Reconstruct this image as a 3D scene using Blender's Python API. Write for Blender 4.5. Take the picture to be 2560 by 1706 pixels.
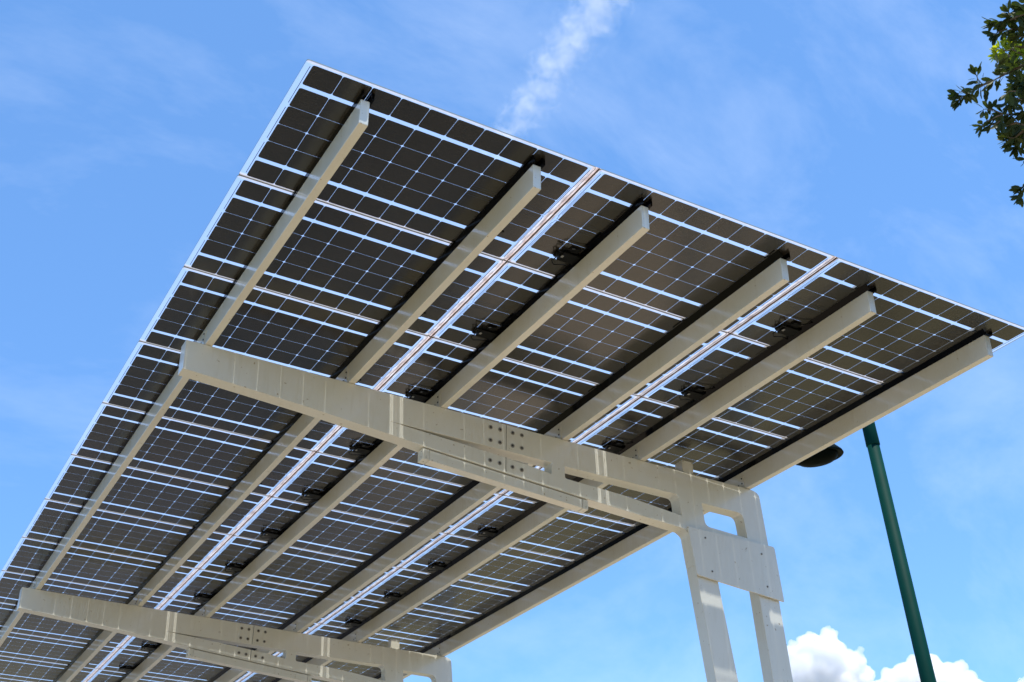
import bpy, bmesh, math, random
import numpy as np
from mathutils import Vector, Matrix, noise

random.seed(7)
for o in list(bpy.data.objects): bpy.data.objects.remove(o, do_unlink=True)
S = bpy.context.scene
COL = S.collection

# ------------------------------------------------------------------ camera, light, exposure
TILT = math.radians(5.5)                       # the canopy falls 5.5 degrees towards its posts
ROOT_Z = 5.506
M = Matrix.Rotation(TILT, 3, 'Y')              # canopy axes (u across, v along the rows, w up) -> world
R_CV = Matrix(((0.8701708, -0.49272214, 0.00525923), (0.25466026, 0.44055361, -0.8608488), (0.4218423, 0.75042481, 0.50883364)))
CAM_UVW = Vector((-1.2437712, -4.1804307, -4.0437687))
CAM = M @ CAM_UVW + Vector((0, 0, ROOT_Z))
ROT = M @ R_CV.transposed() @ Matrix(((1, 0, 0), (0, -1, 0), (0, 0, -1)))
F_PX = 3053.8
cam_d = bpy.data.cameras.new('camera')
cam = bpy.data.objects.new('camera', cam_d); COL.objects.link(cam)
cam.matrix_world = Matrix.Translation(CAM) @ ROT.to_4x4()
cam_d.sensor_width = 36.0
cam_d.lens = 36.0 * F_PX / 2560.0
cam_d.clip_start = 0.05; cam_d.clip_end = 60000
cam_d.dof.use_dof = True; cam_d.dof.focus_distance = 7.5; cam_d.dof.aperture_fstop = 9.0
S.camera = cam

SUN_UVW = Vector((-0.05, -0.33, 1.0)).normalized()
SUN = (M @ SUN_UVW).normalized()
SUN_EL = math.asin(SUN.z); SUN_ROT = math.atan2(SUN.x, SUN.y)
sl = bpy.data.lights.new('sun', 'SUN'); sl.energy = 4.8; sl.angle = math.radians(0.53); sl.color = (1.0, 0.93, 0.82)
so = bpy.data.objects.new('sun', sl); COL.objects.link(so)
so.rotation_euler = SUN.to_track_quat('Z', 'Y').to_euler()

W = bpy.data.worlds.new("World"); S.world = W; W.use_nodes = True
nt = W.node_tree; nt.nodes.clear()
def N(t, ty, **k):
    n = t.nodes.new(ty)
    for a, b in k.items(): setattr(n, a, b)
    return n
out = N(nt, 'ShaderNodeOutputWorld'); bg = N(nt, 'ShaderNodeBackground')
sky = N(nt, 'ShaderNodeTexSky', sky_type='NISHITA')
sky.sun_disc = False; sky.sun_elevation = SUN_EL; sky.sun_rotation = SUN_ROT
sky.altitude = 10; sky.air_density = 1.0; sky.dust_density = 0.4; sky.ozone_density = 2.0
bg.inputs['Strength'].default_value = 0.15
tc = N(nt, 'ShaderNodeTexCoord')
# faint cirrus: stretched noise in sky direction
mp = N(nt, 'ShaderNodeMapping'); mp.inputs['Rotation'].default_value = (0.3, 0.5, 0.9); mp.inputs['Scale'].default_value = (1.6, 6.0, 5.0)
nz = N(nt, 'ShaderNodeTexNoise'); nz.inputs['Scale'].default_value = 1.6; nz.inputs['Detail'].default_value = 6; nz.inputs['Roughness'].default_value = 0.62; nz.inputs['Distortion'].default_value = 0.25
cr = N(nt, 'ShaderNodeMapRange'); cr.inputs['From Min'].default_value = 0.46; cr.inputs['From Max'].default_value = 0.85
cr.inputs['To Max'].default_value = 0.18
mx = N(nt, 'ShaderNodeMixRGB'); mx.inputs['Color2'].default_value = (6.5, 7.0, 7.6, 1)
tint = N(nt, 'ShaderNodeMixRGB', blend_type='MULTIPLY'); tint.inputs['Fac'].default_value = 1.0
tint.inputs['Color2'].default_value = (0.66, 0.97, 1.27, 1)
L = nt.links.new
L(tc.outputs['Generated'], mp.inputs['Vector']); L(mp.outputs['Vector'], nz.inputs['Vector'])
L(nz.outputs['Fac'], cr.inputs['Value']); L(cr.outputs['Result'], mx.inputs['Fac'])
flat = N(nt, 'ShaderNodeMixRGB'); flat.inputs['Fac'].default_value = 0.35; flat.inputs['Color2'].default_value = (1.0, 2.2, 4.4, 1)
L(sky.outputs['Color'], tint.inputs['Color1']); L(tint.outputs['Color'], flat.inputs['Color1']); L(flat.outputs['Color'], mx.inputs['Color1'])
L(mx.outputs['Color'], bg.inputs['Color']); L(bg.outputs['Background'], out.inputs['Surface'])

S.view_settings.view_transform = 'Standard'; S.view_settings.look = 'None'
S.view_settings.gamma = 1; S.view_settings.use_curve_mapping = False
S.view_settings.exposure = 0.55
S.render.engine = 'CYCLES'
S.cycles.max_bounces = 14; S.cycles.diffuse_bounces = 4; S.cycles.glossy_bounces = 4
S.cycles.transparent_max_bounces = 16; S.cycles.volume_bounces = 12
S.cycles.use_denoising = True
S.cycles.sample_clamp_indirect = 8

def px_dir(px, py):
    return (ROT @ Vector(((px - 1280) / F_PX, -(py - 853) / F_PX, -1.0))).normalized()
def px_at(px, py, dist): return CAM + px_dir(px, py) * dist
def px_h(px, py, horiz):
    d = px_dir(px, py); return CAM + d * (horiz / math.hypot(d.x, d.y))

# ------------------------------------------------------------------ materials
def mat(name):
    m = bpy.data.materials.new(name); m.use_nodes = True
    t = m.node_tree; p = t.nodes['Principled BSDF']; return m, t, p
def noise_node(t, scale, detail=4, rough=0.5, co=None, mscale=None):
    c = N(t, 'ShaderNodeTexCoord'); n = N(t, 'ShaderNodeTexNoise')
    n.inputs['Scale'].default_value = scale; n.inputs['Detail'].default_value = detail; n.inputs['Roughness'].default_value = rough
    if mscale:
        mm = N(t, 'ShaderNodeMapping'); mm.inputs['Scale'].default_value = mscale
        t.links.new(c.outputs[co or 'Object'], mm.inputs['Vector']); t.links.new(mm.outputs['Vector'], n.inputs['Vector'])
    else: t.links.new(c.outputs[co or 'Object'], n.inputs['Vector'])
    return n
def ramp(t, src, stops):
    r = N(t, 'ShaderNodeValToRGB'); e = r.color_ramp.elements
    while len(e) < len(stops): e.new(0.5)
    for i, (p, c) in enumerate(stops): e[i].position = p; e[i].color = (*c, 1)
    t.links.new(src, r.inputs['Fac']); return r
def simple(name, col, rough=0.5, spec=0.5, metal=0, var=0.0, scale=8, coat=0):
    m, t, p = mat(name)
    p.inputs['Roughness'].default_value = rough; p.inputs['Metallic'].default_value = metal
    p.inputs['Specular IOR Level'].default_value = spec; p.inputs['Coat Weight'].default_value = coat
    p.inputs['Coat Roughness'].default_value = 0.08
    if var:
        n = noise_node(t, scale, 6, 0.6)
        a = tuple(c * (1 - var) for c in col); b = tuple(min(1, c * (1 + var)) for c in col)
        r = ramp(t, n.outputs['Fac'], [(0.3, a), (0.7, b)]); t.links.new(r.outputs['Color'], p.inputs['Base Color'])
    else: p.inputs['Base Color'].default_value = (*col, 1)
    return m

def paint_material():
    m, t, p = mat('white_paint')
    p.inputs['Roughness'].default_value = 0.34; p.inputs['Coat Weight'].default_value = 0.6; p.inputs['Coat Roughness'].default_value = 0.10
    a = noise_node(t, 1.6, 5, 0.6, mscale=(1, 1, 1)); r1 = ramp(t, a.outputs['Fac'], [(0.3, (0.69, 0.65, 0.555)), (0.65, (0.735, 0.70, 0.615))])
    # specks and drip marks
    s = noise_node(t, 34, 3, 0.5); r2 = ramp(t, s.outputs['Fac'], [(0.695, (1, 1, 1)), (0.73, (0.60, 0.50, 0.38))])
    d = noise_node(t, 5, 4, 0.6, mscale=(6, 6, 0.6)); r3 = ramp(t, d.outputs['Fac'], [(0.55, (1, 1, 1)), (0.8, (0.92, 0.90, 0.86))])
    m1 = N(t, 'ShaderNodeMixRGB', blend_type='MULTIPLY'); m1.inputs['Fac'].default_value = 1
    m2 = N(t, 'ShaderNodeMixRGB', blend_type='MULTIPLY'); m2.inputs['Fac'].default_value = 1
    t.links.new(r1.outputs[0], m1.inputs[1]); t.links.new(r2.outputs[0], m1.inputs[2])
    t.links.new(m1.outputs[0], m2.inputs[1]); t.links.new(r3.outputs[0], m2.inputs[2])
    t.links.new(m2.outputs[0], p.inputs['Base Color'])
    b = N(t, 'ShaderNodeBump'); b.inputs['Strength'].default_value = 0.06; b.inputs['Distance'].default_value = 0.004
    bn = noise_node(t, 9, 2, 0.4); t.links.new(bn.outputs['Fac'], b.inputs['Height']); t.links.new(b.outputs['Normal'], p.inputs['Coat Normal'])
    return m
PAINT = paint_material()

def cell_material():
    m, t, p = mat('solar_cell')
    p.inputs['Roughness'].default_value = 0.21; p.inputs['IOR'].default_value = 1.62
    n = noise_node(t, 3, 5, 0.6, mscale=(6, 130, 1))
    n2 = noise_node(t, 2.2, 2, 0.5)
    r = ramp(t, n.outputs['Fac'], [(0.3, (0.022, 0.0195, 0.0165)), (0.62, (0.030, 0.0265, 0.022)), (0.76, (0.060, 0.049, 0.036))])
    v = ramp(t, n2.outputs['Fac'], [(0.3, (0.85, 0.85, 0.85)), (0.7, (1.15, 1.12, 1.08))])
    mm = N(t, 'ShaderNodeMixRGB', blend_type='MULTIPLY'); mm.inputs['Fac'].default_value = 1
    t.links.new(r.outputs[0], mm.inputs[1]); t.links.new(v.outputs[0], mm.inputs[2])
    oi = N(t, 'ShaderNodeObjectInfo'); rv = ramp(t, oi.outputs['Random'], [(0.0, (0.80, 0.82, 0.86)), (0.5, (1.0, 1.0, 0.98)), (1.0, (1.25, 1.18, 1.08))])
    m3 = N(t, 'ShaderNodeMixRGB', blend_type='MULTIPLY'); m3.inputs['Fac'].default_value = 1
    t.links.new(mm.outputs[0], m3.inputs[1]); t.links.new(rv.outputs[0], m3.inputs[2]); t.links.new(m3.outputs[0], p.inputs['Base Color'])
    return m
CELL = cell_material()

PU, PV = 1.614, 0.990                           # one panel's glass
def glass_material():
    m = bpy.data.materials.new('panel_glass'); m.use_nodes = True; t = m.node_tree; t.nodes.clear()
    o = N(t, 'ShaderNodeOutputMaterial'); tr = N(t, 'ShaderNodeBsdfTransparent'); tl = N(t, 'ShaderNodeBsdfTranslucent')
    df = N(t, 'ShaderNodeBsdfDiffuse'); gl = N(t, 'ShaderNodeBsdfGlossy'); gl.inputs['Roughness'].default_value = 0.08
    tr.inputs['Color'].default_value = (0.93, 0.97, 1.0, 1)
    c = N(t, 'ShaderNodeTexCoord'); sp = N(t, 'ShaderNodeSeparateXYZ'); t.links.new(c.outputs['Object'], sp.inputs[0])
    def math_(op, a, b=None):
        n = N(t, 'ShaderNodeMath', operation=op)
        for i, x in enumerate((a, b)):
            if x is None: continue
            if isinstance(x, (int, float)): n.inputs[i].default_value = x
            else: t.links.new(x, n.inputs[i])
        return n.outputs[0]
    # distance to the long edges (rows meet there) and to the short edges
    dv = math_('SUBTRACT', PV / 2, math_('ABSOLUTE', math_('SUBTRACT', sp.outputs['Y'], PV / 2)))
    du = math_('SUBTRACT', PU / 2, math_('ABSOLUTE', math_('SUBTRACT', sp.outputs['X'], PU / 2)))
    n = N(t, 'ShaderNodeTexNoise'); n.inputs['Scale'].default_value = 28; n.inputs['Detail'].default_value = 5; t.links.new(c.outputs['Object'], n.inputs['Vector'])
    jit = math_('MULTIPLY', math_('SUBTRACT', n.outputs['Fac'], 0.5), 0.014)
    d = math_('ADD', math_('ADD', dv, 0.0), jit)
    mr = N(t, 'ShaderNodeMapRange'); mr.inputs['From Min'].default_value = 0.022; mr.inputs['From Max'].default_value = 0.010
    mr.inputs['To Max'].default_value = 1.0; t.links.new(d, mr.inputs['Value'])
    dirt = ramp(t, n.outputs['Fac'], [(0.35, (0.66, 0.58, 0.55)), (0.7, (0.58, 0.45, 0.36))])
    tc2 = N(t, 'ShaderNodeMixRGB'); tc2.inputs[1].default_value = (0.80, 0.87, 0.96, 1)
    t.links.new(mr.outputs[0], tc2.inputs['Fac']); t.links.new(dirt.outputs[0], tc2.inputs[2]); t.links.new(tc2.outputs[0], tl.inputs['Color'])
    f1 = N(t, 'ShaderNodeMapRange'); f1.inputs['To Min'].default_value = 0.105; f1.inputs['To Max'].default_value = 0.32; t.links.new(mr.outputs[0], f1.inputs['Value'])
    m1 = N(t, 'ShaderNodeMixShader'); t.links.new(f1.outputs[0], m1.inputs[0]); t.links.new(tr.outputs[0], m1.inputs[1]); t.links.new(tl.outputs[0], m1.inputs[2])
    fr = N(t, 'ShaderNodeFresnel'); fr.inputs['IOR'].default_value = 1.45
    m2 = N(t, 'ShaderNodeMixShader'); ge = N(t, 'ShaderNodeNewGeometry'); t.links.new(math_('MULTIPLY', fr.outputs[0], math_('SUBTRACT', 1.0, ge.outputs['Backfacing'])), m2.inputs[0]); t.links.new(m1.outputs[0], m2.inputs[1]); t.links.new(gl.outputs[0], m2.inputs[2])
    t.links.new(m2.outputs[0], o.inputs['Surface']); return m
GLASS = glass_material()

def seal_material():
    m = bpy.data.materials.new('dirty_seal'); m.use_nodes = True; t = m.node_tree; t.nodes.clear()
    o = N(t, 'ShaderNodeOutputMaterial'); tl = N(t, 'ShaderNodeBsdfTranslucent'); df = N(t, 'ShaderNodeBsdfDiffuse'); tr = N(t, 'ShaderNodeBsdfTransparent')
    n = noise_node(t, 20, 6, 0.65, mscale=(2.4, 0.55, 1))
    r = ramp(t, n.outputs['Fac'], [(0.36, (0.82, 0.78, 0.77)), (0.52, (0.68, 0.53, 0.44)), (0.68, (0.36, 0.21, 0.12))])
    t.links.new(r.outputs[0], tl.inputs['Color']); t.links.new(r.outputs[0], df.inputs['Color'])
    a = N(t, 'ShaderNodeMixShader'); a.inputs[0].default_value = 0.3; t.links.new(tl.outputs[0], a.inputs[1]); t.links.new(df.outputs[0], a.inputs[2])
    b = N(t, 'ShaderNodeMixShader'); b.inputs[0].default_value = 0.60; t.links.new(tr.outputs[0], b.inputs[1]); t.links.new(a.outputs[0], b.inputs[2])
    t.links.new(b.outputs[0], o.inputs['Surface']); return m
SEAL = seal_material()
GASKET = simple('brown_gasket', (0.10, 0.065, 0.045), 0.8, var=0.4, scale=30)
RIBBON = simple('bus_ribbon', (0.045, 0.075, 0.14), 0.35, metal=0.6)
RAIL = simple('black_rail', (0.0025, 0.0025, 0.003), 0.10, 0.10)
BLACK = simple('black_plastic', (0.004, 0.004, 0.004), 0.35, 0.12)
STICKER = simple('grey_label', (0.30, 0.30, 0.29), 0.5)
BOLT = simple('galvanised_bolt', (0.30, 0.27, 0.23), 0.5, metal=0.15, var=0.25, scale=60)
BOLT_DARK = simple('bolt_recess', (0.03, 0.028, 0.024), 0.6)
JOINT = simple('dark_joint_gap', (0.05, 0.045, 0.035), 0.8)  # dark colour of the thin splice seams in the rafters
GREEN = simple('green_enamel', (0.0008, 0.031, 0.025), 0.6, 0.05, var=0.10, scale=5)
GREEN_DK = simple('lamp_housing_green', (0.001, 0.005, 0.0045), 0.5, 0.05)
LENS = simple('lamp_lens', (0.002, 0.004, 0.0035), 0.5, 0.02)
AMBER = simple('amber_reflector', (0.30, 0.24, 0.03), 0.4)

# ------------------------------------------------------------------ mesh helpers
def obj(name, bm, m, parent=None, loc=None, smooth=False):
    me = bpy.data.meshes.new(name); bm.normal_update(); bm.to_mesh(me); bm.free()
    for x in (m if isinstance(m, (list, tuple)) else [m]): me.materials.append(x)
    if smooth:
        for f in me.polygons: f.use_smooth = True
    o = bpy.data.objects.new(name, me); COL.objects.link(o); o.parent = parent
    if loc is not None: o.location = loc
    return o
def tag(o, label, cat, group=None, kind=None):
    if label: o['label'] = label
    if cat: o['category'] = cat
    if group: o['group'] = group
    if kind: o['kind'] = kind
    return o
def dup(o, parent, loc=None):
    c = o.copy(); COL.objects.link(c); c.parent = parent
    if loc is not None: c.location = loc
    return c
def dup_tree(o, parent, loc=None):
    c = dup(o, parent, loc)
    for ch in list(o.children): dup_tree(ch, c)
    return c
def box(bm, x0, x1, y0, y1, z0, z1, mi=0, f=None):
    P = [(x, y, z) for z in (z0, z1) for y in (y0, y1) for x in (x0, x1)]
    v = [bm.verts.new(f(*p) if f else p) for p in P]
    for q in ((0, 2, 3, 1), (4, 5, 7, 6), (0, 1, 5, 4), (2, 6, 7, 3), (0, 4, 6, 2), (1, 3, 7, 5)):
        bm.faces.new([v[i] for i in q]).material_index = mi
    return bm
def FR(u, v, w): return (u, v + 0.02 * u, w + 0.005 * u)       # the steel frame is a hair out of square with the panels
def bevel(o, w, seg=2):
    md = o.modifiers.new('bevel', 'BEVEL'); md.width = w; md.segments = seg; md.limit_method = 'ANGLE'; md.angle_limit = math.radians(35)
    md.harden_normals = False
def tube(bm, pts, rad, n=8, cap=True, mi=0):
    pts = [Vector(p) for p in pts]; rings = []
    rad = rad if isinstance(rad, (list, tuple)) else [rad] * len(pts)
    up = None
    for i, p in enumerate(pts):
        d = (pts[min(i + 1, len(pts) - 1)] - pts[max(i - 1, 0)]).normalized()
        if up is None: up = d.orthogonal().normalized()
        up = (up - d * up.dot(d)).normalized(); b = d.cross(up)
        rings.append([bm.verts.new(p + (up * math.cos(a) + b * math.sin(a)) * rad[i]) for a in [2 * math.pi * k / n for k in range(n)]])
    for a, b in zip(rings, rings[1:]):
        for k in range(n): bm.faces.new((a[k], a[(k + 1) % n], b[(k + 1) % n], b[k])).material_index = mi
    if cap:
        bm.faces.new(rings[0][::-1]).material_index = mi; bm.faces.new(rings[-1]).material_index = mi
    return bm
def fillet(P, radii, seg=5):
    out_ = []
    n = len(P)
    for i in range(n):
        p = Vector(P[i]); r = radii.get(i, 0)
        if r <= 0: out_.append(tuple(p)); continue
        a = (Vector(P[i - 1]) - p); b = (Vector(P[(i + 1) % n]) - p); la, lb = a.length, b.length
        r = min(r, la * 0.45, lb * 0.45); a.normalize(); b.normalize()
        for k in range(seg + 1):
            s = k / seg; q = p + a * r * (1 - s) ** 2 + b * r * s ** 2
            out_.append(tuple(q))
    return out_
def prism(loops, y0, y1):
    """outline (first loop) with holes in the u-w plane, extruded along v"""
    bm = bmesh.new(); es = []
    for lp in loops:
        vs = [bm.verts.new((u, y0, w)) for u, w in lp]
        es += [bm.edges.new((vs[i], vs[(i + 1) % len(vs)])) for i in range(len(vs))]
    bmesh.ops.triangle_fill(bm, use_beauty=True, use_dissolve=False, edges=es)
    r = bmesh.ops.extrude_face_region(bm, geom=list(bm.faces))
    bmesh.ops.translate(bm, verts=[g for g in r['geom'] if isinstance(g, bmesh.types.BMVert)], vec=(0, y1 - y0, 0))
    bmesh.ops.recalc_face_normals(bm, faces=list(bm.faces))
    bmesh.ops.dissolve_limit(bm, angle_limit=0.01, verts=list(bm.verts), edges=list(bm.edges), delimit=set()) if False else None
    return bm
def warp(bm):
    for v in bm.verts: v.co = Vector(FR(*v.co))
    return bm
def disc(bm, c, ax, r, d, n=14, mi=0):
    ax = Vector(ax).normalized(); c = Vector(c)
    return tube(bm, [c, c + ax * d], r, n, True, mi)

# ------------------------------------------------------------------ solar canopy
canopy = bpy.data.objects.new('solar_canopy', None); COL.objects.link(canopy)
canopy.rotation_euler = (0, TILT, 0); canopy.location = (0, 0, ROOT_Z)
tag(canopy, 'white steel carport canopy roofed with rows of see-through solar panels on forked posts', 'solar canopy')

# --- one panel (glass sheet) with cells, ribbons, junction box, cable
ROWS = 13
gb = bmesh.new()
def rrect(x0, y0, x1, y1, r, seg=4):
    return fillet([(x0, y0), (x1, y0), (x1, y1), (x0, y1)], {0: r, 1: r, 2: r, 3: r}, seg)
def slab(bm, poly, z0, z1):
    a = [bm.verts.new((x, y, z0)) for x, y in poly]; b = [bm.verts.new((x, y, z1)) for x, y in poly]
    bm.faces.new(a[::-1]); bm.faces.new(b); n = len(a)
    for i in range(n): bm.faces.new((a[i], a[(i + 1) % n], b[(i + 1) % n], b[i])).material_index = 1
slab(gb, rrect(0, 0, PU, PV, 0.014), 0.0, 0.006)
panel0 = obj('solar_panel', gb, [GLASS, simple('glass_edge', (0.20, 0.25, 0.24), 0.3)], canopy)
cb = bmesh.new()
CV = [0.0195, 0.1965, 0.3475, 0.4985, 0.6495, 0.8280]           # wide string gaps after the first and before the last row
for j, v0 in enumerate(CV):
    for i in range(10):
        x0 = 0.0375 + i * 0.1540
        p = rrect(x0, v0, x0 + 0.1524, v0 + 0.1498, 0.0130, 3)
        cb.faces.new([cb.verts.new((x, y, -0.0012)) for x, y in p][::-1])
rb = cb                                          # the printed leads belong to the cell layer
def rib(u0, v0, u1, v1): box(rb, u0, u1, v0, v1, -0.0016, -0.0006, 1)
T = 0.0030
for a, b in ((0.034, 0.325), (0.362, 0.632), (0.668, 0.955)):                # single ribbons on the far end
    rib(PU - 0.030, a, PU - 0.030 + T, b)
for s in (0, 1):
    m_ = (lambda v: v) if s == 0 else (lambda v: PV - v)
    def R2(u0, va, u1, vb): rib(u0, min(m_(va), m_(vb)), u1, max(m_(va), m_(vb)))
    R2(0.0205, 0.034, 0.0235, 0.462); R2(0.0300, 0.205, 0.0322, 0.440)
    R2(0.0205, 0.459, 0.0270, 0.462); R2(0.0255, 0.459, 0.0275, 0.488); R2(0.0255, 0.486, 0.0375, 0.488)
    R2(0.0375, 0.452, 0.50, 0.4529); R2(0.0375, 0.470, 0.50, 0.4709)         # twin leads running to the junction box
obj('cell_grid', cb, [CELL, RIBBON], panel0)
jb = bmesh.new()
box(jb, 0.215, 0.330, 0.715, 0.805, -0.024, -0.0014); box(jb, 0.185, 0.206, 0.740, 0.790, -0.021, -0.004)
box(jb, 0.240, 0.300, 0.665, 0.715, -0.014, -0.0015)
jbo = obj('junction_box', jb, BLACK, panel0); bevel(jbo, 0.004, 2)
st = bmesh.new(); box(st, 0.220, 0.234, 0.748, 0.768, -0.0255, -0.0242); obj('label_plate', st, STICKER, jbo)
def loop_cable(seed):
    rr = random.Random(seed); b = bmesh.new()
    def lp(cx, cy, cz, r1, r2, tw):
        pts = []
        for k in range(15):
            a = 2 * math.pi * k / 13 + tw
            pts.append((cx + r1 * math.cos(a) + 0.006 * math.sin(3 * a), cy + r2 * math.sin(a), cz + 0.010 * math.sin(a + 1) + 0.003 * k / 14))
        tube(b, pts, 0.0033, 6)
    lp(0.198, 0.735 + rr.uniform(-.01, .01), -0.024, 0.019, 0.024, rr.uniform(0, 6)); lp(0.188, 0.765, -0.018, 0.014, 0.018, 1.5)
    tube(b, [(0.21, 0.715, -0.014), (0.185, 0.690, -0.03), (0.205, 0.665, -0.038), (0.25, 0.66, -0.028), (0.30, 0.64, -0.02), (0.345, 0.60, -0.012)], 0.0033, 6)
    tube(b, [(0.21, 0.80, -0.012), (0.19, 0.815, -0.03), (0.215, 0.84, -0.034), (0.28, 0.83, -0.02), (0.345, 0.85, -0.012)], 0.0033, 6)
    box(b, 0.165, 0.200, 0.700, 0.709, -0.036, -0.027)                       # plug connector
    return b
cable0 = obj('cable', loop_cable(1), BLACK, panel0, smooth=True)
cable_meshes = [cable0.data] + [obj('cable', loop_cable(k), BLACK, panel0, smooth=True) for k in (2, 3)]
for k in (1, 2):
    o_ = cable_meshes[k]; cable_meshes[k] = o_.data; bpy.data.objects.remove(o_)
COLS = [(PU, 0.0, -1.0), (1.6375, 0.0, 1.008), (3.2835, 0.0, 1.018)]         # the first column is turned round
def place(o, r, ci):
    u0, _, sc = COLS[ci]
    if ci == 0: o.location = (u0, r + 0.007, 0); o.rotation_euler = (0, 0, 0); o.scale = (-1, 1, 1)
    else: o.location = (u0, r + 0.007, 0); o.rotation_euler = (0, 0, 0); o.scale = (sc, 1, 1)
first = True
for r in range(ROWS):
    for ci in range(3):
        p = panel0 if first else dup_tree(panel0, canopy)
        first = False; place(p, r, ci)
        for c in p.children:
            if c.name.startswith('cable'): c.data = cable_meshes[(r * 2 + ci) % 3]
# --- seals between the panels
sb = bmesh.new()
for u0, u1 in ((PU - 0.013, 1.6505), (1.6375 + PU * 1.008 - 0.013, 3.2965)):
    box(sb, u0, u1, 0.012, ROWS - 0.004, 0.0065, 0.0095)
obj('seam_seal', sb, SEAL, canopy)
gk = bmesh.new()
for uc in (1.6300, 3.2760): box(gk, uc, uc + 0.0045, 0.010, ROWS - 0.003, 0.001, 0.006)
for r in range(1, ROWS): box(gk, 0.003, 4.924, r + 0.0000, r + 0.0042, 0.0012, 0.0058)
obj('gasket', gk, GASKET, canopy)

# --- purlins, each with its black rail and its clips
PUR = [0.310, 1.283, 1.970, 2.957, 3.642, 4.660]
PW, PT, PBOT, PV0, PV1 = 0.048, -0.047, -0.195, 0.078, ROWS + 0.02
RV = [2.485, 7.780]
def purlin_mesh():
    b = bmesh.new(); box(b, 0, PW, PV0, PV1, PBOT, PT); return b
pur0 = obj('purlin', purlin_mesh(), PAINT, canopy); bevel(pur0, 0.003, 2)
def rail_mesh(off, k):
    b = bmesh.new(); z1 = -0.0022
    f = lambda x, y, z: (x + off * (z - PT) / (z1 - PT), y, z)
    box(b, 0.0, 0.005, PV0 - 0.022, PV1, PT, z1, 0, f); box(b, 0.040, 0.045, PV0 - 0.030, PV1, PT, z1); box(b, 0.005 + off, 0.040, PV0 + 0.05, PV1, z1 - 0.006, z1 - 0.001)
    box(b, 0.049, 0.062, PV0 - 0.018, PV0 + 0.12, PT + 0.004, z1)
    for r in range(0, ROWS + 1):
        c = r if r else 0.115; h = 0.06 if r else 0.045
        box(b, off - 0.003, off, c - h, c + h, -0.020, z1); box(b, 0.045, 0.060, c - h, c + h, -0.030, z1)
        if r < ROWS and k in (2, 4): box(b, off - 0.020, off, r + 0.44, r + 0.60, -0.012, z1)     # cable clip plate half-way along each panel
    return b
RAIL_OFF = [-0.001, -0.018, -0.013, -0.045, -0.048, -0.064]
for V in RV:
    b = bmesh.new(); P_ = [(V + 0.012, PBOT + 0.002), (V + 0.098, PBOT + 0.002), (V + 0.098, -0.125), (V + 0.060, -0.082), (V + 0.012, -0.082)]
    a = [b.verts.new((-0.006, y, z)) for y, z in P_]; c = [b.verts.new((-0.0004, y, z)) for y, z in P_]
    b.faces.new(a); b.faces.new(c[::-1])
    for i in range(5): b.faces.new((a[i], c[i], c[(i + 1) % 5], a[(i + 1) % 5]))
    box(b, -0.060, -0.0004, V + 0.012, V + 0.098, PBOT + 0.0012, PBOT + 0.007)
    for y, z in ((V + 0.036, -0.104), (V + 0.036, -0.146), (V + 0.078, -0.150)):
        disc(b, (-0.0105, y, z), (1, 0, 0), 0.0058, 0.0045, 10, 1)
    bmesh.ops.recalc_face_normals(b, faces=list(b.faces))
    obj('clip_bracket', b, [PAINT, BOLT_DARK], pur0)
def place_purlin(o, u): o.location = (u, 0.02 * u, 0.005 * u - 0.0)
p_rails = []
for k, u in enumerate(PUR):
    p = pur0 if k == 0 else dup_tree(pur0, canopy)
    place_purlin(p, u); p_rails.append((p, RAIL_OFF[k]))
for p, off in p_rails: obj('mounting_rail', rail_mesh(off, PUR.index(min(PUR, key=lambda u: abs(u - p.location.x))), ), RAIL, p)

# --- rafters: tapered frame arms cut with slots, with the forked post head
DOWN = -5.0
ext = lambda p, q, w: (p[0] + (q[0] - p[0]) * (w - p[1]) / (q[1] - p[1]), w)
LL = ((4.060, -0.72), (4.207, -1.768)); LR = ((4.298, -1.022), (4.408, -1.74))
RL = ((4.681, -1.053), (4.734, -1.697)); RR = ((4.877, -1.068), (4.930, -1.690))
HB = -0.93
outline = [(0.190, -0.197), (4.735, -0.200), (4.786, -0.226), (4.827, -0.627), ext(*RR, HB), ext(*RL, HB), (4.640, -0.74), (4.285, -0.72), ext(*LR, HB), ext(*LL, HB),
           (4.055, -0.690), (4.005, -0.663), (3.160, -0.615), (1.860, -0.522), (1.700, -0.503), (1.000, -0.446), (0.197, -0.398)]
outline = fillet(outline, {1: 0.03, 2: 0.05, 6: 0.03, 7: 0.03, 10: 0.03}, 4)
hole1 = fillet([(1.600, -0.3995), (2.866, -0.4005), (2.862, -0.489), (2.640, -0.464), (2.440, -0.450), (2.110, -0.428)], {1: 0.012, 2: 0.012}, 3)
hole2 = fillet([(2.973, -0.405), (3.985, -0.399), (4.000, -0.563), (3.480, -0.515), (2.973, -0.497)], {0: 0.01, 1: 0.045, 2: 0.008, 4: 0.02}, 5)
hole3 = fillet([(4.200, -0.421), (4.597, -0.421), (4.622, -0.618), (4.222, -0.600)], {0: 0.008, 1: 0.055, 2: 0.01, 3: 0.045}, 5)
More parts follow.
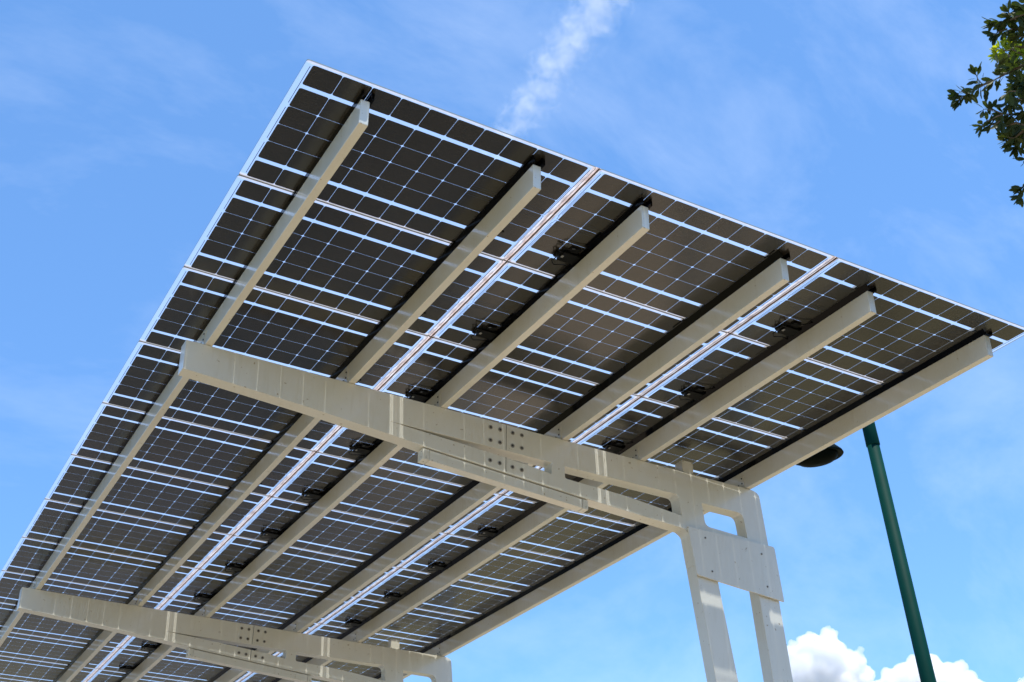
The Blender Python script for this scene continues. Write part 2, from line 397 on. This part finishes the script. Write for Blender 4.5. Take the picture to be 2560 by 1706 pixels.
def make_rafter():
    r = obj('rafter', warp(prism([outline, hole1, hole2, hole3], 0.0, 0.104)), PAINT, canopy); bevel(r, 0.003, 2)
    b = bmesh.new()
    for z0, z1_ in ((-0.396, -0.203), (-0.560, -0.449)): box(b, 2.4875, 2.4912, -0.0008, 0.004, z0, z1_)
    obj('splice_joint', warp(b), JOINT, r)
    for u in (2.363, 2.439, 2.541, 2.616):
        for w in (-0.250, -0.349, -0.502 - (u - 2.363) * 0.055):
            b = bmesh.new(); disc(b, (u, -0.0032, w), (0, 1, 0), 0.0155, 0.0040, 18, 0); disc(b, (u, -0.0042, w), (0, 1, 0), 0.0085, 0.002, 6, 1); disc(b, (u, -0.0058, w), (0, 1, 0), 0.0050, 0.0022, 8, 1)
            obj('bolt', warp(b), [BOLT, BOLT_DARK], r)
    b = bmesh.new(); box(b, 4.046, 4.148, 0.006, 0.098, -0.203, -0.097)
    for x in (4.054, 4.140):
        for z in (-0.105, -0.195): disc(b, (x, 0.0035, z), (0, 1, 0), 0.0042, 0.003, 8, 1)
    e = obj('electrical_box', warp(b), [PAINT, BOLT_DARK], r); bevel(e, 0.002, 1)
    return r
def make_post():
    """the two legs of a post and the plate that ties them"""
    res = []
    for a, c in ((LL, LR), (RL, RR)):
        p = [ext(*a, HB), ext(*c, HB), ext(*c, DOWN), ext(*a, DOWN)]
        g = obj('post_leg', warp(prism([p], 0.0, 0.104)), PAINT, canopy); bevel(g, 0.004, 2); res.append(g)
    P_ = [(4.049, -0.637), (4.885, -0.638), (4.926, -1.066), (4.108, -1.002)]
    P_ = [(u - (u + 1.24) * 0.0033, w - (w + 4.04) * 0.0033) for u, w in P_]
    pl = obj('cover_plate', warp(prism([fillet(P_, {1: 0.022, 2: 0.006, 3: 0.022}, 4)], -0.024, -0.012)), PAINT, canopy); bevel(pl, 0.0015, 1)
    for u, w in ((4.206, -0.698), (4.747, -0.721), (4.247, -0.951), (4.772, -0.975)):
        u, w = u - (u + 1.24) * 0.0033, w - (w + 4.04) * 0.0033
        b = bmesh.new(); disc(b, (u, -0.0265, w), (0, 1, 0), 0.0085, 0.004, 12, 0); disc(b, (u, -0.0278, w), (0, 1, 0), 0.0045, 0.002, 6, 1)
        tube(b, [(u, -0.0125, w), (u, 0.002, w)], 0.012, 8)
        obj('bolt', warp(b), [BOLT, BOLT_DARK], pl)
    return res + [pl]
raf = make_rafter(); raf.location = (0, RV[0], 0)
post = make_post()
for o in post: o.location = (0, RV[0], 0)
dup_tree(raf, canopy, (0, RV[1], 0))
for o in post: dup_tree(o, canopy, (0, RV[1], 0))

# --- long luminaires slung under the rafters
def make_luminaire():
    root = bpy.data.objects.new('light_fixture', None); COL.objects.link(root)
    q = lambda u, s: (-0.530 if s else -0.607) + (u - 1.855) * ((-0.6245 + 0.530) if s else (-0.6935 + 0.607)) / 1.314
    def seg(u0, u1, y0=0.006, y1=0.082, e=0.0):
        b = bmesh.new()
        vs = [b.verts.new(FR(u, y, z)) for y in (y0 - e, y1 + e) for u, z in ((u0, q(u0, 1) + e), (u1, q(u1, 1) + e), (u1, q(u1, 0) - e), (u0, q(u0, 0) - e))]
        for f in ((0, 1, 2, 3), (7, 6, 5, 4), (0, 4, 5, 1), (1, 5, 6, 2), (2, 6, 7, 3), (3, 7, 4, 0)): b.faces.new([vs[i] for i in f])
        bmesh.ops.recalc_face_normals(b, faces=list(b.faces)); return b
    h = obj('housing', seg(1.903, 3.122), PAINT, root); bevel(h, 0.003, 2)
    for a, c in ((1.853, 1.900), (3.125, 3.168)):
        e = seg(a, c, e=0.001); z = (q(a, 1) + q(a, 0)) / 2
        disc(e, FR(a + 0.024, 0.002, q(a, 0) + 0.014), (0, 1, 0), 0.0035, 0.003, 8, 1); disc(e, FR(a + 0.024, 0.045, q(a, 0) - 0.004), (0, 0, 1), 0.004, 0.003, 8, 1)
        if a < 2:
            disc(e, FR(a - 0.0015, 0.03, z + 0.022), (1, 0, 0), 0.0035, 0.003, 8, 1); disc(e, FR(a - 0.0015, 0.03, z - 0.018), (1, 0, 0), 0.0035, 0.003, 8, 1)
        ec = obj('end_cap', e, [PAINT, BOLT_DARK], root); bevel(ec, 0.002, 1)
    return root
lum = make_luminaire()
def to_world(o, V):
    o.rotation_euler = (0, TILT, 0); o.location = Vector((0, 0, ROOT_Z)) + M @ Vector((0, V, 0))
to_world(lum, RV[0]); tag(lum, 'long white box light under the nearer, larger rafter', 'light fixture', 'box lights under the rafters')
lum2 = dup_tree(lum, None); to_world(lum2, RV[1]); tag(lum2, 'long white box light under the farther rafter at the bottom edge', 'light fixture', 'box lights under the rafters')

# ------------------------------------------------------------------ ground
def ground_mat(name, stops, scale, detail=8, bump=0.0, extra=None):
    m, t, p = mat(name); p.inputs['Roughness'].default_value = 0.9
    n = noise_node(t, scale, detail, 0.65); r = ramp(t, n.outputs['Fac'], stops); t.links.new(r.outputs[0], p.inputs['Base Color'])
    if bump:
        b = N(t, 'ShaderNodeBump'); b.inputs['Strength'].default_value = bump; t.links.new(n.outputs['Fac'], b.inputs['Height']); t.links.new(b.outputs['Normal'], p.inputs['Normal'])
    return m
GRASS = ground_mat('grass_ground', [(0.3, (0.125, 0.108, 0.050)), (0.55, (0.195, 0.170, 0.085)), (0.75, (0.28, 0.235, 0.14))], 0.9, 10, 0.4)
ASPH = ground_mat('asphalt', [(0.3, (0.075, 0.073, 0.072)), (0.7, (0.115, 0.112, 0.110))], 3.0, 10, 0.2)
def paver_mat():
    m, t, p = mat('clay_pavers'); p.inputs['Roughness'].default_value = 0.85
    c = N(t, 'ShaderNodeTexCoord'); b = N(t, 'ShaderNodeTexBrick'); b.inputs['Scale'].default_value = 4.6; b.inputs['Mortar Size'].default_value = 0.012
    b.inputs['Color1'].default_value = (0.47, 0.37, 0.25, 1); b.inputs['Color2'].default_value = (0.41, 0.33, 0.24, 1); b.inputs['Mortar'].default_value = (0.30, 0.26, 0.21, 1)
    t.links.new(c.outputs['Object'], b.inputs['Vector']); n = noise_node(t, 0.7, 6, 0.6); r = ramp(t, n.outputs['Fac'], [(0.3, (0.8, 0.8, 0.8)), (0.7, (1.1, 1.08, 1.05))])
    mm = N(t, 'ShaderNodeMixRGB', blend_type='MULTIPLY'); mm.inputs['Fac'].default_value = 1
    t.links.new(b.outputs['Color'], mm.inputs[1]); t.links.new(r.outputs[0], mm.inputs[2]); t.links.new(mm.outputs[0], p.inputs['Base Color']); return m
PAVER = paver_mat()
def sheet(name, x0, x1, y0, y1, z, m):
    b = bmesh.new(); b.faces.new([b.verts.new(q) for q in ((x0, y0, z), (x1, y0, z), (x1, y1, z), (x0, y1, z))])
    return tag(obj(name, b, m), None, None, kind='structure')
sheet('ground', -12000, 12000, -12000, 12000, -0.13, GRASS)
b = bmesh.new(); box(b, -1.6, 7.6, -3.6, 13.2, -0.125, 0.0)
tag(obj('pavement', b, PAVER), None, None, kind='structure')
b = bmesh.new(); box(b, -1.75, 7.75, -3.75, 13.35, -0.124, -0.010)
tag(obj('kerb', b, simple('kerb_concrete', (0.42, 0.40, 0.36), 0.85, var=0.15, scale=4)), None, None, kind='structure')
sheet('road', -45, 8.6, 13.9, 32, -0.126, ASPH)

# ------------------------------------------------------------------ green street lamp
G0 = px_h(2250, 1400, 13.0)
lamp = bpy.data.objects.new('street_lamp', None); COL.objects.link(lamp); lamp.location = (G0.x, G0.y, -0.13)
tag(lamp, 'dark green street lamp behind the right edge of the canopy', 'street lamp')
e_c = px_dir(2184.2, 1113.6); HC = CAM.z + 13.0 * e_c.z / math.hypot(e_c.x, e_c.y) + 0.13   # height of the sleeve's lower rim
b = bmesh.new(); tube(b, [(0, 0, 0), (0, 0, HC + 0.1)], [0.088, 0.0655], 40); tube(b, [(0, 0, 0), (0, 0, 0.35)], [0.15, 0.11], 32)
obj('pole', b, GREEN, lamp, smooth=True)
b = bmesh.new(); tube(b, [(0, 0, HC - 0.005), (0, 0, HC), (0, 0, HC + 0.42), (0, 0, HC + 0.45)], [0.072, 0.0745, 0.070, 0.05], 40)
obj('sleeve', b, GREEN, lamp, smooth=True)
right = Vector((px_dir(2300, 1100) - px_dir(2100, 1148))); right.z = 0; right.normalize(); left = -right
fwd = Vector((-left.y, left.x, 0))
HX = px_h(2043, 1140, 13.0) - Vector((G0.x, G0.y, -0.13)); hd = HX.length and HX
b = bmesh.new(); A = Vector((0, 0, HC + 0.25)); D_ = Vector((HX.x, HX.y, 0)); top = HX + Vector((0, 0, 0.16))
tube(b, [A, A + D_ * 0.35 + Vector((0, 0, 0.13)), A + D_ * 0.7 + Vector((0, 0, 0.14)), Vector((top.x, top.y, A.z + 0.08)), top], [0.035, 0.033, 0.030, 0.030, 0.035], 16)
obj('arm', b, GREEN, lamp, smooth=True)
def lathe(bm, prof, cx, cy, cz, sx=1.0, sy=1.0, ax=None, n=48, mi=0, tilt=0):
    ax = ax or Vector((1, 0, 0)); ay = Vector((-ax.y, ax.x, 0)); rings = []
    for r, z in prof:
        ring = []
        for k in range(n):
            a = 2 * math.pi * k / n; xl = r * sx * math.cos(a); yl = r * sy * math.sin(a)
            p = ax * xl + ay * yl; ring.append(bm.verts.new((cx + p.x, cy + p.y, cz + z + tilt * xl)))
        rings.append(ring)
    for a, b_ in zip(rings, rings[1:]):
        for k in range(n): bm.faces.new((a[k], a[(k + 1) % n], b_[(k + 1) % n], b_[k])).material_index = mi
    return rings
b = bmesh.new()
r_ = lathe(b, [(0.001, 0.17), (0.05, 0.165), (0.12, 0.14), (0.20, 0.08), (0.255, 0.015), (0.265, -0.01), (0.258, -0.018), (0.236, -0.012), (0.15, -0.006), (0.001, -0.004)], HX.x, HX.y, HX.z, 1.08, 0.95, right)
obj('lamp_head', b, GREEN_DK, lamp, smooth=True)
b = bmesh.new(); lathe(b, [(0.232, -0.014), (0.228, -0.03), (0.19, -0.062), (0.12, -0.085), (0.001, -0.095)], HX.x - right.x * 0.012, HX.y - right.y * 0.012, HX.z, 1.02, 0.93, right)
obj('lens', b, LENS, lamp, smooth=True)

# ------------------------------------------------------------------ oak tree at the right edge
def leaf_mat(name, c1, c2, tr):
    m = bpy.data.materials.new(name); m.use_nodes = True; t = m.node_tree; p = t.nodes['Principled BSDF']; o = t.nodes['Material Output']
    n = noise_node(t, 14, 3, 0.5); r = ramp(t, n.outputs['Fac'], [(0.35, c1), (0.65, c2)])
    p.inputs['Roughness'].default_value = 0.55; p.inputs['Specular IOR Level'].default_value = 0.3; t.links.new(r.outputs[0], p.inputs['Base Color'])
    tl = N(t, 'ShaderNodeBsdfTranslucent'); mm = N(t, 'ShaderNodeMixRGB', blend_type='MULTIPLY'); mm.inputs['Fac'].default_value = 1; mm.inputs[2].default_value = (1.6, 1.7, 0.5, 1)
    t.links.new(r.outputs[0], mm.inputs[1]); t.links.new(mm.outputs[0], tl.inputs['Color'])
    s = N(t, 'ShaderNodeMixShader'); s.inputs[0].default_value = tr; t.links.new(p.outputs[0], s.inputs[1]); t.links.new(tl.outputs[0], s.inputs[2]); t.links.new(s.outputs[0], o.inputs['Surface'])
    return m
LEAF = leaf_mat('oak_leaf', (0.018, 0.036, 0.010), (0.048, 0.066, 0.016), 0.24)
LEAFY = leaf_mat('young_leaf', (0.16, 0.24, 0.02), (0.34, 0.36, 0.03), 0.5)
BARK = simple('oak_bark', (0.11, 0.085, 0.065), 0.9, var=0.35, scale=14)
rl = random.Random(11)
def add_leaf(bm, base, d, nrm, ln, wd):
    d = d.normalized(); s = d.cross(nrm)
    if s.length < 1e-4: s = d.orthogonal()
    s.normalize(); nn = s.cross(d).normalized()
    cols = [(0.0, 0.05, 0), (0.18, 0.10, 0.01), (0.42, 0.42, 0.0), (0.68, 0.50, -0.02), (0.90, 0.27, -0.06), (1.0, 0.03, -0.09)]
    curl = rl.uniform(0.0, 1.0); prev = None
    for t_, w_, z_ in cols:
        c = base + d * (ln * t_) + nn * (ln * z_ * curl)
        row = [bm.verts.new(c - s * wd * w_ + nn * wd * w_ * 0.2), bm.verts.new(c), bm.verts.new(c + s * wd * w_ + nn * wd * w_ * 0.2)]
        if prev:
            bm.faces.new((prev[0], prev[1], row[1], row[0])); bm.faces.new((prev[1], prev[2], row[2], row[1]))
        prev = row
TD = 5.0
leaves = bmesh.new(); young = bmesh.new(); twigs = bmesh.new()
def C6(x, y): return (2340 + x / 2.8, y / 2.8)
def rnd_unit():
    while True:
        v = Vector((rl.uniform(-1, 1), rl.uniform(-1, 1), rl.uniform(-1, 1)))
        if 0.1 < v.length < 1: return v.normalized()
def twig(pts, dist=TD, dd=0.0, step=13, rad=(0.006, 0.0022), tip=6, bm=None, ln=0.053, skip=0.0, spread=1.0):
    bm = leaves if bm is None else bm
    P_ = [px_at(*C6(x, y), dist + dd * i / max(1, len(pts) - 1)) for i, (x, y) in enumerate(pts)]
    tube(twigs, P_, [rad[0] + (rad[1] - rad[0]) * i / (len(P_) - 1) for i in range(len(P_))], 6)
    unit = dist / F_PX / 2.8                        # metres for one pixel of the enlarged crop
    for i in range(len(P_) - 1):
        a, c = P_[i], P_[i + 1]; L_ = (c - a).length; n = max(1, int(L_ / (unit * step)))
        for k in range(n):
            if rl.random() < skip: continue
            p = a.lerp(c, (k + rl.random()) / n); t = (c - a).normalized()
            q = (rnd_unit() * spread + t * 0.45 + Vector((0, 0, -0.25))).normalized()
            vd = (p - CAM).normalized(); q = (q - vd * q.dot(vd) * 0.6).normalized()
            add_leaf(bm, p, q, rnd_unit() * 0.7 + Vector((0, 0, 0.5)), ln * rl.uniform(0.65, 1.1), ln * rl.uniform(0.29, 0.36))
    t = (P_[-1] - P_[-2]).normalized()
    for k in range(tip):
        q = (t * 0.9 + rnd_unit() * 0.75).normalized(); add_leaf(bm, P_[-1] - t * 0.004, q, rnd_unit(), ln * rl.uniform(0.7, 1.1), ln * 0.32)
# the long bare-ish twig reaching left
twig([(700, 400), (616, 455), (540, 490), (450, 540), (400, 565)], step=9)
twig([(400, 565), (340, 592), (290, 620)], step=16, rad=(0.004, 0.003), tip=0)
twig([(290, 620), (225, 655), (160, 698)], step=6, rad=(0.003, 0.0016), tip=7)
twig([(330, 596), (296, 560), (272, 505)], step=9, rad=(0.002, 0.0015), tip=4, ln=0.045, spread=0.5)
twig([(225, 655), (180, 640), (150, 660)], step=9, rad=(0.002, 0.0012), tip=5)
# lower spray
twig([(700, 770), (616, 790), (540, 800), (470, 800)], dist=5.1, step=7)
twig([(470, 800), (410, 775), (370, 750), (340, 705)], dist=5.05, step=18, rad=(0.003, 0.0015), tip=2)
twig([(400, 775), (360, 770), (330, 765)], dist=5.0, step=30, rad=(0.002, 0.001), tip=2)
twig([(470, 800), (420, 820), (360, 855), (320, 885)], dist=5.0, step=11, rad=(0.003, 0.0015), tip=7)
twig([(470, 830), (420, 870), (380, 880)], dist=5.0, step=10, rad=(0.003, 0.0015), tip=4)
twig([(616, 880), (560, 860), (500, 880), (460, 870)], dist=5.1, step=7, tip=6)
twig([(640, 900), (590, 940), (530, 970), (500, 990)], dist=5.15, step=7, tip=8)
twig([(640, 950), (600, 980), (570, 1000), (560, 1030)], dist=5.2, step=8, tip=7)
# upper sprays
twig([(720, 60), (616, 100), (560, 120), (500, 150), (450, 160)], dist=5.2, step=6)
twig([(450, 160), (420, 150), (400, 160)], dist=5.2, step=10, rad=(0.003, 0.0015), tip=9)
twig([(500, 200), (450, 220), (410, 240)], dist=5.2, step=9, rad=(0.003, 0.0015), tip=8)
twig([(560, 140), (530, 110), (505, 85)], dist=5.2, step=10, rad=(0.003, 0.0015), tip=5)
twig([(620, 210), (570, 200), (500, 215)], dist=5.25, step=7, tip=6)
twig([(700, -10), (640, 20), (600, 40)], dist=5.3, step=6, tip=8)
twig([(680, 230), (620, 250), (590, 235)], dist=5.3, step=7, tip=6)
# yellow-green young growth
twig([(660, 400), (600, 380), (540, 350), (490, 330)], dist=5.15, step=5, bm=young, ln=0.040, tip=10)
twig([(520, 400), (480, 390), (430, 385)], dist=5.1, step=6, bm=young, ln=0.038, rad=(0.003, 0.0015), tip=9)
twig([(500, 360), (455, 345), (440, 330)], dist=5.1, step=7, bm=young, ln=0.038, rad=(0.003, 0.0015), tip=7)
twig([(640, 330), (570, 330), (530, 310)], dist=5.25, step=6, bm=young, ln=0.040, tip=7)
# the thick right-hand mass
for k in range(26):
    y = rl.uniform(380, 1000); x = rl.uniform(520, 610) + 30 * math.sin(y / 90)
    twig([(x + 110, y + rl.uniform(-60, 30)), (x + 50, y + rl.uniform(-30, 20)), (x, y)], dist=rl.uniform(5.1, 5.6), step=9, rad=(0.003, 0.0015), tip=6)
for k in range(8):
    y = rl.uniform(20, 420); x = rl.uniform(575, 640)
    twig([(x + 110, y - 20), (x + 50, y), (x, y + rl.uniform(-10, 20))], dist=rl.uniform(5.2, 5.6), step=8, rad=(0.003, 0.0015), tip=6)
twig([(440, 500), (430, 470), (440, 450)], dist=5.0, step=9, rad=(0.002, 0.001), tip=6)
twig([(560, 640), (520, 640), (500, 650)], dist=5.0, step=20, rad=(0.002, 0.001), tip=2)
twig([(600, 700), (540, 690), (500, 740)], dist=5.05, step=9, rad=(0.002, 0.001), tip=6)
# low sprig
twig([(760, 1240), (680, 1290), (616, 1340), (585, 1370)], dist=5.1, step=8, tip=9, ln=0.050)
twig([(680, 1290), (625, 1300), (595, 1315)], dist=5.1, step=10, tip=5)
twig([(700, 1080), (650, 1105), (635, 1120)], dist=5.2, step=12, tip=3)
# trunk, limbs and the rest of the crown, out of frame to the right
rt = Vector((ROT @ Vector((1, 0, 0)))); rt.z = 0; rt.normalize()
tree_base = px_h(2560, 500, 4.6) + rt * 2.6; tree_base.z = -0.13
tree = bpy.data.objects.new('oak_tree', None); COL.objects.link(tree)
tag(tree, 'leafy oak branch with small dark glossy leaves reaching in at the upper right', 'tree')
tb = bmesh.new(); B0 = Vector(tree_base)
tube(tb, [B0, B0 + Vector((0.05, 0.03, 0.8)), B0 + Vector((0.0, 0.1, 2.0)), B0 + Vector((0.1, 0.05, 3.4)), B0 + Vector((0.05, 0.2, 5.0)), B0 + Vector((0.2, 0.2, 6.6))], [0.26, 0.19, 0.165, 0.14, 0.09, 0.03], 14)
ends = [px_at(*C6(700, 400), 5.0), px_at(*C6(700, 770), 5.1), px_at(*C6(720, 60), 5.2), px_at(*C6(760, 1240), 5.1), px_at(*C6(740, 950), 5.3)]
for i, e in enumerate(ends):
    s = B0 + Vector((0, 0.1, 2.6 + 0.5 * i)); m1 = s.lerp(e, 0.4) + Vector((0, 0, 0.25)); m2 = s.lerp(e, 0.75) + Vector((0, 0, 0.12))
    tube(tb, [s, m1, m2, e], [0.045, 0.026, 0.014, 0.006], 8)
def crown_ok(p):
    q = ROT.transposed() @ (p - CAM)
    if q.z > -0.2: return True
    x = 1280 + F_PX * q.x / -q.z
    return x > 2700
for k in range(260):
    az = rl.uniform(0, 2 * math.pi); el = rl.uniform(-0.2, 1.2); rad = rl.uniform(1.2, 2.6)
    c = B0 + Vector((0, 0, 4.4)) + Vector((math.cos(az) * math.cos(el) * rad, math.sin(az) * math.cos(el) * rad, math.sin(el) * rad * 0.9))
    if not crown_ok(c - rt * 0.45): continue
    s = B0 + Vector((0, 0.1, 3.0 + rl.random() * 2)); tube(tb, [s, s.lerp(c, 0.35) + rnd_unit() * 0.18, s.lerp(c, 0.7) + rnd_unit() * 0.15, c], [0.013, 0.009, 0.006, 0.002], 5)
    for j in range(75):
        q = c + rnd_unit() * (0.52 * rl.random() ** 0.5); d1 = rnd_unit(); d2 = d1.cross(rnd_unit()).normalized(); ln = 0.075 * rl.uniform(0.7, 1.1)
        leaves.faces.new([leaves.verts.new(x) for x in (q, q + d1 * ln * 0.35 + d2 * ln * 0.18, q + d1 * ln * 0.8 + d2 * ln * 0.14, q + d1 * ln, q + d1 * ln * 0.8 - d2 * ln * 0.14, q + d1 * ln * 0.35 - d2 * ln * 0.18)])
for v in tb.verts: pass
obj('trunk', tb, BARK, tree, smooth=True)
me_ = bpy.data.meshes.new('tmp'); twigs.to_mesh(me_); twigs.free()
for f in leaves.faces: f.material_index = 0
n0 = len(leaves.faces); leaves.from_mesh(me_); leaves.faces.ensure_lookup_table()
for f in leaves.faces[n0:]: f.material_index = 1
obj('foliage', leaves, [LEAF, BARK], tree); obj('young_foliage', young, LEAFY, tree)

# ------------------------------------------------------------------ clouds
CLOUD = None
def cloud_material():
    m = bpy.data.materials.new('cumulus_white'); m.use_nodes = True; t = m.node_tree; t.nodes.clear()
    o = N(t, 'ShaderNodeOutputMaterial'); v = N(t, 'ShaderNodeVolumePrincipled')
    v.inputs['Color'].default_value = (0.985, 0.985, 0.99, 1); v.inputs['Density'].default_value = 0.11; v.inputs['Anisotropy'].default_value = 0.2
    t.links.new(v.outputs[0], o.inputs['Volume']); return m
CLOUD = cloud_material()
def C8(x, y): return (1940 + x / 3.795, 1540 + y / 3.795)
CD = 1500.0
def cumulus(name, blobs, label, seed, low):
    rr = random.Random(seed); b = bmesh.new(); u = CD / F_PX / 3.795
    sph = []
    for x, y, r in blobs:
        sph.append((x, y, r, rr.uniform(-0.3, 0.3) * r))
        for k in range(int(10 + r / 5)):                            # cauliflower lumps on every bulge
            a = rr.uniform(0, 2 * math.pi); q = r * rr.uniform(0.45, 0.95)
            sph.append((x + math.cos(a) * q, y + math.sin(a) * q, r * rr.uniform(0.22, 0.42), rr.uniform(-0.7, 0.7) * r))
    for x, y, r, dz in sph:
        c = px_at(*C8(x, y), CD + dz * u)
        mat_ = Matrix.Translation(c) @ Matrix.Diagonal((r * u, r * u, r * u, 1))
        bmesh.ops.create_icosphere(b, subdivisions=3, radius=1.0, matrix=mat_)
    o = obj(name, b, CLOUD, smooth=True); ctr = px_at(*C8(*blobs[0][:2]), CD)
    for v in o.data.vertices: v.co -= ctr
    o.location = ctr
    md = o.modifiers.new('union', 'REMESH'); md.mode = 'VOXEL'; md.voxel_size = 1.1; md.use_smooth_shade = True
    for sc, st_ in ((16.0, 6.0), (6.0, 2.4)):
        tx = bpy.data.textures.new('cloud_noise', 'CLOUDS'); tx.noise_scale = sc; tx.noise_depth = 3
        d = o.modifiers.new('billow', 'DISPLACE'); d.texture = tx; d.strength = st_; d.mid_level = 0.55; d.texture_coords = 'LOCAL'
    tag(o, label, 'cloud', 'cumulus clouds low in the sky')
    return o
cumulus('cumulus_cloud', [(500, 190, 80), (330, 290, 120), (180, 380, 110), (500, 380, 170), (650, 470, 140), (805, 320, 34), (780, 420, 80), (840, 560, 90), (300, 520, 190), (560, 640, 230), (120, 580, 140), (820, 700, 130), (250, 760, 220), (880, 520, 30)],
        'larger white cumulus cloud just right of the post legs', 5, 0)
cumulus('cumulus_cloud', [(1340, 470, 100), (1470, 480, 110), (1740, 510, 80), (1220, 560, 110), (1050, 560, 60), (1620, 560, 110), (1150, 660, 150), (1450, 680, 200), (1750, 680, 160), (1900, 720, 110), (1010, 680, 80)],
        'lower white cumulus cloud behind the green lamp pole', 9, 0)
cumulus('cumulus_cloud', [(2400, 640, 60), (2350, 700, 80), (2480, 720, 110), (2320, 620, 26)], 'small white cloud tip at the bottom right corner', 13, 0)

# contrail: a ragged tube of thin ice cloud
def contrail():
    KD = 6000.0; k = KD / F_PX
    A, B = px_at(1588, -124, KD), px_at(1212, 416, KD); c = (A + B) / 2; d = B - A; Rr = 84 * k; hl = d.length / 2
    b = bmesh.new(); tube(b, [(0, 0, -hl), (0, 0, hl)], Rr, 24)
    m = bpy.data.materials.new('ice_cloud'); m.use_nodes = True; t = m.node_tree; t.nodes.clear()
    o = N(t, 'ShaderNodeOutputMaterial'); v = N(t, 'ShaderNodeVolumePrincipled'); v.inputs['Color'].default_value = (0.97, 0.98, 1, 1); v.inputs['Anisotropy'].default_value = 0.0
    tc_ = N(t, 'ShaderNodeTexCoord'); sp = N(t, 'ShaderNodeSeparateXYZ'); t.links.new(tc_.outputs['Object'], sp.inputs[0])
    def mth(op, a_, b_=None):
        n = N(t, 'ShaderNodeMath', operation=op)
        for i, x in enumerate((a_, b_)):
            if x is None: continue
            if isinstance(x, (int, float)): n.inputs[i].default_value = x
            else: t.links.new(x, n.inputs[i])
        return n.outputs[0]
    rad = mth('SQRT', mth('ADD', mth('POWER', sp.outputs['X'], 2.0), mth('POWER', sp.outputs['Y'], 2.0)))
    def nz_(sc, det): 
        n = N(t, 'ShaderNodeTexNoise'); n.inputs['Scale'].default_value = sc; n.inputs['Detail'].default_value = det; n.inputs['Roughness'].default_value = 0.62; n.inputs['Distortion'].default_value = 0.4
        t.links.new(tc_.outputs['Object'], n.inputs['Vector']); return n.outputs['Fac']
    along = mth('MULTIPLY', sp.outputs['Z'], 0.22 / hl)                       # thins out towards its lower end
    val = mth('SUBTRACT', mth('ADD', 0.60, mth('MULTIPLY', mth('SUBTRACT', nz_(1 / 75.0, 6), 0.5), 3.0)), mth('ADD', mth('DIVIDE', rad, Rr), along))
    mr = N(t, 'ShaderNodeMapRange'); mr.inputs['From Min'].default_value = 0.0; mr.inputs['From Max'].default_value = 0.75; mr.inputs['To Max'].default_value = 0.0052
    t.links.new(val, mr.inputs['Value']); t.links.new(mr.outputs[0], v.inputs['Density']); t.links.new(v.outputs[0], o.inputs['Volume'])
    ob = obj('contrail', b, m, smooth=True); ob.location = c; ob.rotation_euler = d.to_track_quat('Z', 'Y').to_euler()
    tag(ob, 'pale broken vapour trail slanting down the blue sky above the canopy', 'contrail')
    return ob
contrail()
